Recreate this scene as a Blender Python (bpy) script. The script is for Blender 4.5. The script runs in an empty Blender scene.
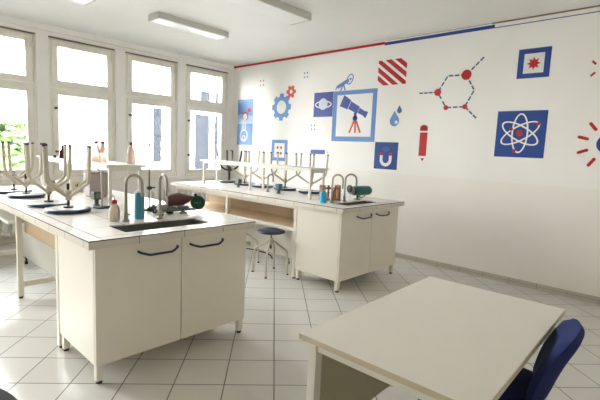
import bpy, bmesh, math, random
from math import sin, cos, pi, radians
from mathutils import Vector, Matrix

random.seed(7)
S = bpy.context.scene
C = S.collection

# ------------------------------------------------------------------ helpers
def link(o, parent=None):
    C.objects.link(o)
    if parent is not None:
        o.parent = parent
    return o

def finish(name, bm, mats, parent=None, smooth=False, loc=None):
    bmesh.ops.recalc_face_normals(bm, faces=bm.faces[:])
    if loc is not None:
        bmesh.ops.translate(bm, vec=-Vector(loc), verts=bm.verts[:])
    me = bpy.data.meshes.new(name)
    bm.to_mesh(me)
    bm.free()
    if not isinstance(mats, (list, tuple)):
        mats = [mats]
    for m in mats:
        me.materials.append(m)
    if smooth:
        for p in me.polygons:
            p.use_smooth = True
        try:
            me.set_sharp_from_angle(angle=radians(40))
        except Exception:
            pass
    o = bpy.data.objects.new(name, me)
    if loc is not None:
        o.location = loc
    return link(o, parent)

def thing(name, label, cat, loc=(0, 0, 0), rz=0.0, group=None):
    o = bpy.data.objects.new(name, None)
    o.empty_display_size = 0.05
    o.location = loc
    o.rotation_euler = (0, 0, rz)
    link(o)
    return tag(o, label, cat, group)

def tag(o, label, cat, group=None):
    o['label'] = label
    o['category'] = cat
    if group:
        o['group'] = group
    return o

def struct(o, label=None):
    o['kind'] = 'structure'
    if label:
        o['label'] = label
    return o

def dup(root, loc, rot=None, label=None, group=None):
    r = root.copy()
    C.objects.link(r)
    r.location = loc
    if rot is not None:
        r.rotation_euler = rot
    if label:
        r['label'] = label
    if group:
        r['group'] = group
    def kids(src, dst):
        for ch in src.children:
            c = ch.copy()
            C.objects.link(c)
            c.parent = dst
            kids(ch, c)
    kids(root, r)
    return r

def box(bm, x0, y0, z0, x1, y1, z1, bev=0.0, seg=2, mi=0):
    n0 = len(bm.faces)
    r = bmesh.ops.create_cube(bm, size=1.0)
    vs = r['verts']
    for v in vs:
        v.co = Vector((x0 + (v.co.x + .5) * (x1 - x0), y0 + (v.co.y + .5) * (y1 - y0), z0 + (v.co.z + .5) * (z1 - z0)))
    fs = set(f for v in vs for f in v.link_faces)
    for f in fs:
        f.material_index = mi
    if bev > 0:
        es = list(set(e for v in vs for e in v.link_edges))
        bmesh.ops.bevel(bm, geom=es, offset=bev, segments=seg, affect='EDGES', profile=.5)
    return vs

def frame_axes(d):
    d = d.normalized()
    up = Vector((0, 0, 1)) if abs(d.z) < .95 else Vector((0, 1, 0))
    a = d.cross(up).normalized()
    return a, d.cross(a).normalized()

def tube(bm, pts, r, seg=10, cap=True, closed=False):
    pts = [Vector(p) for p in pts]
    rs = r if isinstance(r, (list, tuple)) else [r] * len(pts)
    n = len(pts)
    rings = []
    prev = None
    for i, p in enumerate(pts):
        if closed:
            d = pts[(i + 1) % n] - pts[i - 1]
        elif i == 0:
            d = pts[1] - p
        elif i == n - 1:
            d = p - pts[-2]
        else:
            d = (pts[i + 1] - p).normalized() + (p - pts[i - 1]).normalized()
        d.normalize()
        if prev is None:
            a, b = frame_axes(d)
        else:
            a = (prev - d * prev.dot(d)).normalized()
            b = d.cross(a)
        prev = a
        rings.append([bm.verts.new(p + (a * cos(2 * pi * k / seg) + b * sin(2 * pi * k / seg)) * rs[i]) for k in range(seg)])
    m = n if closed else n - 1
    for i in range(m):
        A, B = rings[i], rings[(i + 1) % n]
        for k in range(seg):
            bm.faces.new((A[k], A[(k + 1) % seg], B[(k + 1) % seg], B[k]))
    if cap and not closed:
        bm.faces.new(rings[0][::-1])
        bm.faces.new(rings[-1])

def lathe(bm, prof, c=(0, 0, 0), seg=24, axis='z'):
    rings = []
    def P(r, h, t):
        if axis == 'z':
            return Vector((c[0] + r * cos(t), c[1] + r * sin(t), c[2] + h))
        if axis == 'y':
            return Vector((c[0] + r * cos(t), c[1] + h, c[2] + r * sin(t)))
        return Vector((c[0] + h, c[1] + r * cos(t), c[2] + r * sin(t)))
    for r, h in prof:
        if r < 1e-6:
            rings.append([bm.verts.new(P(0, h, 0))])
        else:
            rings.append([bm.verts.new(P(r, h, 2 * pi * k / seg)) for k in range(seg)])
    for A, B in zip(rings, rings[1:]):
        for k in range(seg):
            k2 = (k + 1) % seg
            if len(A) == 1 and len(B) == 1:
                continue
            if len(A) == 1:
                bm.faces.new((A[0], B[k2], B[k]))
            elif len(B) == 1:
                bm.faces.new((A[k], A[k2], B[0]))
            else:
                bm.faces.new((A[k], A[k2], B[k2], B[k]))
    if len(rings[0]) > 1:
        bm.faces.new(rings[0][::-1])
    if len(rings[-1]) > 1:
        bm.faces.new(rings[-1])

def arc(c, r, a0, a1, n, u, v):
    c, u, v = Vector(c), Vector(u), Vector(v)
    return [c + u * (r * cos(a0 + (a1 - a0) * i / n)) + v * (r * sin(a0 + (a1 - a0) * i / n)) for i in range(n + 1)]

def NB():
    return bmesh.new()

def one(name, fn, mats, parent=None, smooth=False, loc=None):
    bm = NB()
    fn(bm)
    return finish(name, bm, mats, parent, smooth, loc)

# ------------------------------------------------------------------ materials
def mat(name, col, rough=.5, metal=0.0, noise=0.0, nscale=6.0, spec=.5, bump=0.0, bscale=80):
    m = bpy.data.materials.new(name)
    m.use_nodes = True
    nt = m.node_tree
    b = nt.nodes['Principled BSDF']
    b.inputs['Roughness'].default_value = rough
    b.inputs['Metallic'].default_value = metal
    b.inputs['Specular IOR Level'].default_value = spec
    c4 = (col[0], col[1], col[2], 1)
    b.inputs['Base Color'].default_value = c4
    tc = nt.nodes.new('ShaderNodeTexCoord')
    if noise > 0:
        n = nt.nodes.new('ShaderNodeTexNoise')
        n.inputs['Scale'].default_value = nscale
        n.inputs['Detail'].default_value = 4
        nt.links.new(tc.outputs['Object'], n.inputs['Vector'])
        r = nt.nodes.new('ShaderNodeValToRGB')
        r.color_ramp.elements[0].position = .3
        r.color_ramp.elements[1].position = .7
        r.color_ramp.elements[0].color = tuple(max(0, x * (1 - noise)) for x in col) + (1,)
        r.color_ramp.elements[1].color = tuple(min(1, x * (1 + noise)) for x in col) + (1,)
        nt.links.new(n.outputs['Fac'], r.inputs['Fac'])
        nt.links.new(r.outputs['Color'], b.inputs['Base Color'])
    if bump > 0:
        n2 = nt.nodes.new('ShaderNodeTexNoise')
        n2.inputs['Scale'].default_value = bscale
        nt.links.new(tc.outputs['Object'], n2.inputs['Vector'])
        bp = nt.nodes.new('ShaderNodeBump')
        bp.inputs['Strength'].default_value = bump
        bp.inputs['Distance'].default_value = .002
        nt.links.new(n2.outputs['Fac'], bp.inputs['Height'])
        nt.links.new(bp.outputs['Normal'], b.inputs['Normal'])
    return m

def srgb(r, g, b):
    f = lambda c: (c / 255 / 12.92) if c / 255 <= .04045 else ((c / 255 + .055) / 1.055) ** 2.4
    return (f(r), f(g), f(b))

def grid_mat(name, col, gcol, size, rot, off, gw, rough, var=.04, mottling=.03, spec=.5):
    """square tiles with grout, in object coordinates (plane XY)"""
    m = bpy.data.materials.new(name)
    m.use_nodes = True
    nt = m.node_tree
    L = nt.links.new
    b = nt.nodes['Principled BSDF']
    b.inputs['Specular IOR Level'].default_value = spec
    tc = nt.nodes.new('ShaderNodeTexCoord')
    sep = nt.nodes.new('ShaderNodeSeparateXYZ')
    L(tc.outputs['Object'], sep.inputs[0])
    def M(op, a, bb=None, cc=None):
        n = nt.nodes.new('ShaderNodeMath')
        n.operation = op
        for i, x in enumerate((a, bb, cc)):
            if x is None:
                continue
            if isinstance(x, (int, float)):
                n.inputs[i].default_value = x
            else:
                L(x, n.inputs[i])
        return n.outputs[0]
    c, s = cos(rot), sin(rot)
    X, Y = sep.outputs[0], sep.outputs[1]
    u = M('SUBTRACT', M('DIVIDE', M('ADD', M('MULTIPLY', X, c), M('MULTIPLY', Y, s)), size[0]), off[0])
    v = M('SUBTRACT', M('DIVIDE', M('ADD', M('MULTIPLY', X, -s), M('MULTIPLY', Y, c)), size[1]), off[1])
    du = M('SUBTRACT', .5, M('ABSOLUTE', M('SUBTRACT', M('FRACT', u), .5)))
    dv = M('SUBTRACT', .5, M('ABSOLUTE', M('SUBTRACT', M('FRACT', v), .5)))
    d = M('MINIMUM', M('MULTIPLY', du, size[0]), M('MULTIPLY', dv, size[1]))
    g = M('LESS_THAN', d, gw / 2)
    comb = nt.nodes.new('ShaderNodeCombineXYZ')
    L(M('FLOOR', u), comb.inputs[0]); L(M('FLOOR', v), comb.inputs[1])
    wn = nt.nodes.new('ShaderNodeTexWhiteNoise')
    wn.noise_dimensions = '3D'
    L(comb.outputs[0], wn.inputs['Vector'])
    nz = nt.nodes.new('ShaderNodeTexNoise')
    nz.inputs['Scale'].default_value = 5
    nz.inputs['Detail'].default_value = 5
    L(tc.outputs['Object'], nz.inputs['Vector'])
    k = M('ADD', M('ADD', 1.0, M('MULTIPLY', M('SUBTRACT', wn.outputs['Value'], .5), var)), M('MULTIPLY', M('SUBTRACT', nz.outputs['Fac'], .5), mottling * 2))
    mul = nt.nodes.new('ShaderNodeVectorMath')
    mul.operation = 'SCALE'
    mul.inputs[0].default_value = col
    L(k, mul.inputs['Scale'])
    mix = nt.nodes.new('ShaderNodeMix')
    mix.data_type = 'RGBA'
    L(g, mix.inputs[0])
    L(mul.outputs[0], mix.inputs[6])
    mix.inputs[7].default_value = gcol + (1,)
    L(mix.outputs[2], b.inputs['Base Color'])
    L(M('ADD', rough, M('MULTIPLY', g, .4)), b.inputs['Roughness'])
    bp = nt.nodes.new('ShaderNodeBump')
    bp.inputs['Strength'].default_value = .4
    bp.inputs['Distance'].default_value = .002
    L(M('SUBTRACT', 1.0, g), bp.inputs['Height'])
    L(bp.outputs['Normal'], b.inputs['Normal'])
    return m

def wall_mat(name, top, low, zsplit):
    """painted plaster: matt white above, washable paint below zsplit"""
    m = mat(name, top, rough=.7, bump=.12, bscale=60)
    nt = m.node_tree
    L = nt.links.new
    b = nt.nodes['Principled BSDF']
    geo = nt.nodes.new('ShaderNodeNewGeometry')
    sep = nt.nodes.new('ShaderNodeSeparateXYZ')
    L(geo.outputs['Position'], sep.inputs[0])
    lt = nt.nodes.new('ShaderNodeMath')
    lt.operation = 'LESS_THAN'
    L(sep.outputs[2], lt.inputs[0])
    lt.inputs[1].default_value = zsplit
    nz = nt.nodes.new('ShaderNodeTexNoise')
    nz.inputs['Scale'].default_value = 1.6
    nz.inputs['Detail'].default_value = 6
    L(geo.outputs['Position'], nz.inputs['Vector'])
    mr = nt.nodes.new('ShaderNodeMapRange')
    mr.inputs[3].default_value = .965
    mr.inputs[4].default_value = 1.03
    L(nz.outputs['Fac'], mr.inputs[0])
    mix = nt.nodes.new('ShaderNodeMix')
    mix.data_type = 'RGBA'
    L(lt.outputs[0], mix.inputs[0])
    mix.inputs[6].default_value = top + (1,)
    mix.inputs[7].default_value = low + (1,)
    sc = nt.nodes.new('ShaderNodeVectorMath')
    sc.operation = 'SCALE'
    L(mix.outputs[2], sc.inputs[0])
    L(mr.outputs[0], sc.inputs['Scale'])
    L(sc.outputs[0], b.inputs['Base Color'])
    mr2 = nt.nodes.new('ShaderNodeMapRange')
    mr2.inputs[3].default_value = .75
    mr2.inputs[4].default_value = .45
    L(lt.outputs[0], mr2.inputs[0])
    L(mr2.outputs[0], b.inputs['Roughness'])
    return m

TILE = 0.30775
M_floor = grid_mat('floor_tiles', (.62, .605, .57), (.15, .135, .115), (TILE, TILE), -.75948, (.16219, .01488), .0075, .16)
M_wall = wall_mat('wall_paint', (.88, .865, .85), (.86, .835, .80), 1.195)
M_wallw = mat('window_wall_paint', (.86, .85, .82), .6, noise=.02, nscale=2)
M_ceil = mat('ceiling_paint', (.86, .86, .845), .8, noise=.02, nscale=1.2)
M_skirt = grid_mat('skirting_tiles', (.52, .48, .42), (.2, .18, .15), (.3, .3), 0, (.5, .12), .004, .25)
M_frame = mat('window_paint', (.80, .775, .71), .45, noise=.03, nscale=5)
M_dark = mat('dark_metal', (.03, .03, .032), .45)
M_blind = mat('blind_rail_brown', (.20, .17, .13), .6)
M_cab = mat('cabinet_laminate', (.80, .75, .655), .42, noise=.015, nscale=3)
M_cabframe = mat('cream_steel', (.75, .705, .61), .4)
M_top = grid_mat('bench_tiles', (.82, .78, .745), (.22, .185, .16), (.2955, .30), 0, (.285, .27), .006, .26, var=.03, mottling=.04, spec=.35)
def edge_mat():
    m = mat('edge_tiles', (.70, .65, .57), .35)
    nt = m.node_tree
    L = nt.links.new
    def M(op, *a):
        n = nt.nodes.new('ShaderNodeMath')
        n.operation = op
        for i, x in enumerate(a):
            if isinstance(x, (int, float)):
                n.inputs[i].default_value = x
            else:
                L(x, n.inputs[i])
        return n.outputs[0]
    tc = nt.nodes.new('ShaderNodeTexCoord')
    sp = nt.nodes.new('ShaderNodeSeparateXYZ'); L(tc.outputs['Object'], sp.inputs[0])
    sn = nt.nodes.new('ShaderNodeSeparateXYZ'); L(tc.outputs['Normal'], sn.inputs[0])
    front = M('GREATER_THAN', M('ABSOLUTE', sn.outputs[1]), .5)
    fx = M('ABSOLUTE', M('SUBTRACT', M('FRACT', M('ADD', M('DIVIDE', M('SUBTRACT', sp.outputs[0], .296), .314), .5)), .5))
    fy = M('ABSOLUTE', M('SUBTRACT', M('FRACT', M('ADD', M('DIVIDE', M('SUBTRACT', sp.outputs[1], .08), .30), .5)), .5))
    d = M('ADD', M('MULTIPLY', fx, front), M('MULTIPLY', fy, M('SUBTRACT', 1.0, front)))
    g = M('LESS_THAN', d, .0075)
    mx = nt.nodes.new('ShaderNodeMix'); mx.data_type = 'RGBA'
    L(g, mx.inputs[0])
    mx.inputs[6].default_value = (.70, .65, .57, 1)
    mx.inputs[7].default_value = (.20, .17, .14, 1)
    L(mx.outputs[2], nt.nodes['Principled BSDF'].inputs['Base Color'])
    return m
M_edge = edge_mat()
M_rim = mat('worktop_seam_dark', (.075, .06, .05), .5)
M_sink = mat('sink_stoneware', (.135, .145, .125), .4, noise=.08, nscale=9)
M_wood = mat('tan_board', (.66, .52, .36), .5, noise=.06, nscale=4)
M_wood2 = mat('darker_tan_board', (.50, .35, .20), .5, noise=.06, nscale=4)
M_navy = mat('navy_handle', (.012, .022, .075), .35)
M_seat = mat('navy_seat', (.018, .035, .085), .4)
M_seatu = mat('seat_underside', (.52, .50, .50), .25)
M_leg = mat('stool_cream_paint', (.55, .50, .40), .35)
M_black = mat('black_rubber', (.015, .015, .016), .6)
M_tap = mat('tap_grey_metal', (.32, .30, .26), .32, metal=.55)
M_steel = mat('steel_rod', (.50, .48, .44), .3, metal=.8)
M_shelf = mat('shelf_white_paint', (.74, .72, .66), .4)
M_lamp = mat('lamp_housing', (.62, .61, .57), .5)
M_diff = mat('lamp_diffuser', (.88, .88, .88), .35)
M_desk = mat('desk_laminate', (.79, .755, .685), .38, noise=.012, nscale=2)
M_deskedge = mat('desk_edge', (.50, .42, .31), .5)
M_deskleg = mat('desk_steel', (.62, .60, .53), .4)
M_deskpan = mat('desk_panel', (.36, .33, .22), .6)
M_blue = mat('blue_fabric', (.006, .016, .105), .9, noise=.2, nscale=150, bump=.3, bscale=400)
M_greyf = mat('grey_fabric', (.05, .05, .052), .9, noise=.2, nscale=150)
M_rad = mat('radiator_enamel', (.76, .75, .71), .35)
M_red = mat('mural_red', (.46, .010, .016), .6)
M_mblue = mat('mural_blue', (.014, .055, .27), .6)
M_mlight = mat('mural_light_blue', (.13, .26, .57), .6)
M_mviolet = mat('mural_violet_blue', (.055, .09, .36), .6)
M_mwhite = mat('mural_white', (.82, .82, .82), .6)
M_mteal = mat('mural_steel_blue', (.05, .15, .25), .6)
M_mor = mat('mural_orange_red', (.62, .09, .05), .6)
M_maroon = mat('maroon_enamel', (.10, .022, .022), .35, noise=.12, nscale=14)
M_green = mat('dark_green_disc', (.008, .075, .03), .35)
M_greenp = mat('dark_green_grey', (.09, .11, .095), .5)
M_teal = mat('teal_enamel', (.022, .14, .135), .35)
M_sock = mat('socket_grey_green', (.22, .25, .22), .5)
M_brownwood = mat('rack_wood', (.34, .19, .085), .55, noise=.25, nscale=18)
M_ink = mat('green_lettering', (.10, .30, .17), .5)
M_cream = mat('cream_card', (.66, .60, .45), .7)
M_pinkgrey = mat('pink_grey_metal', (.42, .36, .345), .5)

def glass_like(name, col, op=.25, rough=.05):
    m = bpy.data.materials.new(name)
    m.use_nodes = True
    nt = m.node_tree
    nt.nodes.clear()
    out = nt.nodes.new('ShaderNodeOutputMaterial')
    tr = nt.nodes.new('ShaderNodeBsdfTransparent')
    tr.inputs[0].default_value = col + (1,)
    gl = nt.nodes.new('ShaderNodeBsdfGlossy')
    gl.inputs['Roughness'].default_value = rough
    fr = nt.nodes.new('ShaderNodeFresnel')
    fr.inputs[0].default_value = 1.45
    mx = nt.nodes.new('ShaderNodeMixShader')
    nt.links.new(fr.outputs[0], mx.inputs[0])
    nt.links.new(tr.outputs[0], mx.inputs[1])
    nt.links.new(gl.outputs[0], mx.inputs[2])
    last = mx
    if op > 0:
        df = nt.nodes.new('ShaderNodeBsdfPrincipled')
        df.inputs['Base Color'].default_value = col + (1,)
        df.inputs['Roughness'].default_value = .2
        m2 = nt.nodes.new('ShaderNodeMixShader')
        m2.inputs[0].default_value = op
        nt.links.new(mx.outputs[0], m2.inputs[1])
        nt.links.new(df.outputs[0], m2.inputs[2])
        last = m2
    nt.links.new(last.outputs[0], out.inputs[0])
    return m

M_glass = glass_like('window_glass', (.98, .985, .98), 0)
M_bottle = glass_like('clear_bottle', (.90, .76, .68), .55)
M_wash = glass_like('cloudy_plastic', (.80, .72, .62), .6, .2)
M_bluep = mat('blue_bottle', (.05, .25, .37), .35)
M_cyan = mat('cyan_bottle', (.02, .36, .62), .3)
M_brown = mat('brown_glass', (.075, .010, .012), .15)
M_redcap = mat('red_cap', (.42, .015, .02), .4)
M_capd = mat('dark_red_cap', (.13, .018, .02), .45)

# ------------------------------------------------------------------ room
XR, YB, ZC = 5.2961, 6.8735, 3.058          # mural wall, window wall, ceiling
XL, YF = -2.4, -2.6
WT = .30                                     # window wall thickness
one('floor', lambda bm: box(bm, XL - .2, YF - .2, -.12, XR + .2, YB + WT, 0), M_floor)['kind'] = 'structure'
one('ceiling', lambda bm: box(bm, XL - .2, YF - .2, ZC, XR + .2, YB + WT, ZC + .15), M_ceil)['kind'] = 'structure'
struct(one('wall_right', lambda bm: box(bm, XR, YF - .2, 0, XR + .2, YB + WT, ZC), M_wall))
M_wall2 = mat('wall_paint_beige', (.84, .81, .75), .7, noise=.02)
struct(one('wall_left', lambda bm: box(bm, XL - .2, YF - .2, 0, XL, YB + WT, ZC), M_wall2))
struct(one('wall_front', lambda bm: box(bm, XL, YF - .2, 0, XR, YF, ZC), M_wall2))

WX = [(.926 + 1.1085 * k, 1.872 + 1.1085 * k) for k in (-3, -2, -1, 0, 1, 2, 3)]   # openings; the last four are seen
WZ0, WZ1 = .90, 2.925
def wall_back(bm):
    box(bm, XL, YB, 0, XR, YB + WT, WZ0)
    box(bm, XL, YB, WZ1, XR, YB + WT, ZC)
    x = XL
    for a, b in WX:
        box(bm, x, YB, WZ0, a, YB + WT, WZ1)
        x = b
    box(bm, x, YB, WZ0, XR, YB + WT, WZ1)
struct(one('wall_back', wall_back, M_wallw))
struct(one('trim_1', lambda bm: box(bm, XL, YB - .05, 2.975, XR, YB, ZC, .006), M_wallw))     # moulding over the windows
struct(one('trim_2', lambda bm: box(bm, XL, YB - .075, .84, XR, YB, .885, .008), M_frame))     # ledge under the windows

struct(one('shadow_strip_1', lambda bm: (box(bm, XR - .012, YF, 3.043, XR, 1.92, ZC - .0005, .002)), mat('shadow_gap_brown', (.24, .19, .13), .8)))  # brown strip added as the painted shadow gap between wall and ceiling
struct(one('shadow_strip_2', lambda bm: (box(bm, XR - .006, 1.92, 3.052, XR, 3.35, ZC - .0005, .001)), mat('shadow_gap_tan', (.40, .33, .22), .8)))  # thinner, paler strip carrying the painted shadow line on towards the windows
# skirting tiles along the mural wall; local XY of the material is the wall's run and height
sk = NB()
box(sk, 0, 0, 0, YB - YF, .072, .012, .003)
o = finish('baseboard_right', sk, M_skirt)
o.matrix_world = Matrix(((0, 0, -1, XR), (1, 0, 0, YF), (0, 1, 0, 0), (0, 0, 0, 1)))
struct(o)
struct(one('baseboard_back', lambda bm: box(bm, XL, YB - .012, 0, XR - .013, YB, .072, .003), M_cabframe))

# ------------------------------------------------------------------ windows
def window(i, x0, x1):
    w = bpy.data.objects.new('window_%d' % i, None)
    w.location = ((x0 + x1) / 2, YB, WZ0)
    link(w)
    struct(w)
    W = x1 - x0
    h = W / 2
    Z = lambda z: z - WZ0
    def ring(bm, xa, xb, za, zb, t, y0, y1, bev=.006):
        box(bm, xa, y0, za, xa + t, y1, zb, bev)
        box(bm, xb - t, y0, za, xb, y1, zb, bev)
        box(bm, xa + t, y0, za, xb - t, y1, za + t, bev)
        box(bm, xa + t, y0, zb - t, xb - t, y1, zb, bev)
    one('window_frame', lambda bm: (ring(bm, -h, h, 0, WZ1 - WZ0, .035, .02, .12),
                                    box(bm, -h + .03, .02, Z(2.20), h - .03, .12, Z(2.235), .004)), M_frame, w)
    up = one('upper_sash', lambda bm: (ring(bm, -h + .038, h - .038, Z(2.238), WZ1 - WZ0 - .038, .085, .012, .075),
                                       box(bm, -.22, .002, Z(2.255), -.14, .012, Z(2.267), .003),
                                       box(bm, .14, .002, Z(2.255), .22, .012, Z(2.267), .003)), M_frame, w)
    one('pane', lambda bm: box(bm, -h + .12, .04, Z(2.32), h - .12, .045, WZ1 - WZ0 - .12), M_glass, up)
    lo = one('lower_sash', lambda bm: ring(bm, -h + .038, h - .038, .038, Z(2.197), .082, .012, .075), M_frame, w)
    one('pane', lambda bm: box(bm, -h + .118, .04, .118, h - .118, .045, Z(2.117)), M_glass, lo)
    for zz in (1.02, .39):
        def hd(bm, zz=zz):
            lathe(bm, [(.0, -.045), (.014, -.045), (.017, -.03), (.008, -.02), (.008, .002), (.018, .004), (.018, .012)], (-h + .075, .0, zz), 12, 'y')
            box(bm, -h + .068, -.035, zz - .012, -h + .125, -.022, zz + .01, .004)
        one('handle', hd, M_dark, lo, True)
    for zz in (.25, .85, 1.25):
        one('hinge', lambda bm, zz=zz: lathe(bm, [(.009, 0), (.009, .07)], (h - .036, .004, zz), 10), M_frame, lo, True)
    one('blind_rail', lambda bm: box(bm, -h + .004, -.008, WZ1 - WZ0 - .024, h - .004, .02, WZ1 - WZ0 - .006, .004), M_blind, w)
    one('stay_arm', lambda bm: (box(bm, h - .062, -.01, WZ1 - WZ0 - .20, h - .045, .012, WZ1 - WZ0 - .04, .003),
                                box(bm, h - .03, -.006, Z(2.24), h - .016, .02, WZ1 - WZ0 - .04, .003)), M_cabframe, w)
    one('window_sill', lambda bm: box(bm, -h, .12, -.02, h, WT + .05, .012, .004), M_frame, w)
for i, (a, b) in enumerate(WX):
    window(i + 1, a, b)

# ------------------------------------------------------------------ radiators
def radiator(name, label, x0, n, pitch=.105):
    t = thing(name, label, 'radiator', (x0, YB - .10, .0), 0, 'column radiators under the windows')
    for k in range(n):
        def sec(bm, k=k):
            x = k * pitch
            for yy in (-.02, .02):
                box(bm, x - .027, yy - .014, .14, x + .027, yy + .014, .655, .009)
            box(bm, x - .0515, -.034, .12, x + .0515, .034, .175, .014)
            box(bm, x - .0515, -.034, .63, x + .0515, .034, .68, .014)
        one('radiator_section', sec, M_rad, t, True)
    one('supply_pipe', lambda bm: tube(bm, [(-.03, 0, .16), (-.09, 0, .16), (-.10, 0, .14), (-.10, 0, 0)], .012, 10), M_rad, t, True)
    for xx in (0, (n - 1) * pitch):
        one('foot', lambda bm, xx=xx: box(bm, xx - .02, -.04, 0, xx + .02, .04, .13, .006), M_rad, t)
    return t
radiator('radiator', 'white column radiator under the leftmost window, seen beneath the end of the left bench', 1.10, 8)
radiator('radiator', 'white column radiator under the third window, seen behind the maroon apparatus', 3.40, 14)

# ------------------------------------------------------------------ ceiling lamps
def lamp(x0, x1, y0, y1, label):
    t = thing('ceiling_lamp', label, 'ceiling light', ((x0 + x1) / 2, (y0 + y1) / 2, ZC), 0, 'fluorescent ceiling lamps')
    hx, hy = (x1 - x0) / 2, (y1 - y0) / 2
    one('lamp_housing', lambda bm: box(bm, -hx, -hy, -.066, hx, hy, 0, .006), M_lamp, t)
    one('diffuser', lambda bm: box(bm, -hx + .012, -hy + .012, -.078, hx - .012, hy - .012, -.064, .006), M_diff, t)
    for s in (-1, 1):
        one('end_cap', lambda bm, s=s: box(bm, s * hx - .012, -hy - .002, -.08, s * hx + .012, hy + .002, -.003, .005), M_lamp, t)
lamp(2.67, 3.71, 4.93, 5.17, 'white fluorescent ceiling lamp nearest the red line and window corner, fully in view')
lamp(2.63, 3.79, 3.46, 3.78, 'wide white ceiling lamp at top centre, cut by the top edge')
lamp(.80, 1.93, 4.95, 5.22, 'white ceiling lamp at top left, only its end in view')

# ------------------------------------------------------------------ mural
def prism(bm, pts, layer, th=.0012):
    """closed outline in wall coordinates (y, z) -> thin sticker standing off the mural wall"""
    xa = XR - .0006 - layer * .0012
    xb = xa - th
    A = [bm.verts.new((xa, y, z)) for y, z in pts]
    B = [bm.verts.new((xb, y, z)) for y, z in pts]
    n = len(pts)
    fa = bm.faces.new(A[::-1])
    fb = bm.faces.new(B)
    for i in range(n):
        bm.faces.new((A[i], A[(i + 1) % n], B[(i + 1) % n], B[i]))
    bmesh.ops.triangulate(bm, faces=[fa, fb], ngon_method='EAR_CLIP')

def circ(c, r, n=28, rz=None, rot=0, a0=0, a1=2 * pi):
    rz = rz or r
    full = abs(a1 - a0 - 2 * pi) < 1e-6
    out = []
    for k in range(n if full else n + 1):
        t = a0 + (a1 - a0) * k / n
        y, z = r * cos(t), rz * sin(t)
        out.append((c[0] + y * cos(rot) - z * sin(rot), c[1] + y * sin(rot) + z * cos(rot)))
    return out

def band(bm, outer, inner, layer, th=.0012):
    """ring between two outlines with the same number of points"""
    n = len(outer)
    xa = XR - .0006 - layer * .0012
    xb = xa - th
    V = [[bm.verts.new((x, y, z)) for y, z in pl] for x, pl in ((xa, outer), (xb, outer), (xb, inner), (xa, inner))]
    for i in range(n):
        j = (i + 1) % n
        for a, b in ((0, 1), (1, 2), (2, 3), (3, 0)):
            bm.faces.new((V[a][i], V[a][j], V[b][j], V[b][i]))

def stroke(bm, p, q, w, layer, rnd=False):
    (y0, z0), (y1, z1) = p, q
    dy, dz = y1 - y0, z1 - z0
    l = math.hypot(dy, dz)
    ny, nz = -dz / l * w / 2, dy / l * w / 2
    if rnd:
        a = math.atan2(dz, dy)
        pts = circ(q, w / 2, 8, None, 0, a - pi / 2, a + pi / 2) + circ(p, w / 2, 8, None, 0, a + pi / 2, a + 3 * pi / 2)
    else:
        pts = [(y0 + ny, z0 + nz), (y0 - ny, z0 - nz), (y1 - ny, z1 - nz), (y1 + ny, z1 + nz)]
    prism(bm, pts, layer)

def rect(y0, z0, y1, z1):
    return [(y0, z0), (y1, z0), (y1, z1), (y0, z1)]

def decal(name, label, y, z, cat='wall decal'):
    return thing(name, label, cat, (XR - .0006, y, z), 0, 'science decals on the wall')

def dpart(t, name, m, fn):
    bm = NB()
    fn(bm)
    bmesh.ops.translate(bm, vec=-Vector(t.location), verts=bm.verts[:])
    return finish(name, bm, m, t)

def frame_of(o, i):
    return lambda bm: band(bm, o, i, 0)

# line under the ceiling
t = decal('red_stripe_art', 'long red stripe along the top of the mural wall from the window corner', 5.1, 3.008, 'wall stripe')
dpart(t, 'stripe', M_red, lambda bm: prism(bm, rect(6.865, 3.010, 3.387, 3.047), 0))
t = decal('blue_stripe_art', 'thick blue stripe continuing the red one below the ceiling', 2.6, 2.99, 'wall stripe')
dpart(t, 'stripe', M_mblue, lambda bm: prism(bm, rect(3.386, 2.995, 1.888, 3.036), 0))
t = decal('thin_stripe_art', 'thin dark blue stripe under the ceiling at the right end', .4, 2.99, 'wall stripe')
dpart(t, 'stripe', M_mblue, lambda bm: prism(bm, rect(1.887, 2.992, -1.5, 3.001), 0))

# flask panel
t = decal('flask_art', 'tall blue panel with white flask outline and red circles, beside the window corner', 6.43, 1.52)
dpart(t, 'panel', M_mlight, lambda bm: prism(bm, rect(6.660, 1.525, 6.203, 2.395), 0))
dpart(t, 'cloud', mat('mural_pale_blue', (.42, .55, .80), .6), lambda bm: prism(bm, [(6.655, 2.10)] + circ((6.56, 2.06), .09, 10, .06, 0, pi * .9, 0) + circ((6.38, 2.05), .11, 10, .05, 0, pi, 0) + [(6.21, 2.08), (6.21, 1.93), (6.655, 1.93)], 1))
dpart(t, 'flask', M_mwhite, lambda bm: (band(bm, circ((6.46, 1.705), .115), circ((6.46, 1.705), .095), 2), stroke(bm, (6.49, 1.81), (6.49, 2.0), .018, 2), stroke(bm, (6.425, 1.81), (6.425, 2.0), .018, 2), stroke(bm, (6.52, 2.0), (6.395, 2.0), .02, 2), band(bm, circ((6.46, 1.66), .05, 14), circ((6.46, 1.66), .036, 14), 2)))
dpart(t, 'bubble', M_red, lambda bm: (prism(bm, circ((6.425, 2.075), .085), 2), prism(bm, circ((6.31, 2.19), .045), 2)))
dpart(t, 'bubble_centre', M_mwhite, lambda bm: prism(bm, circ((6.43, 2.065), .062), 3))

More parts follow.
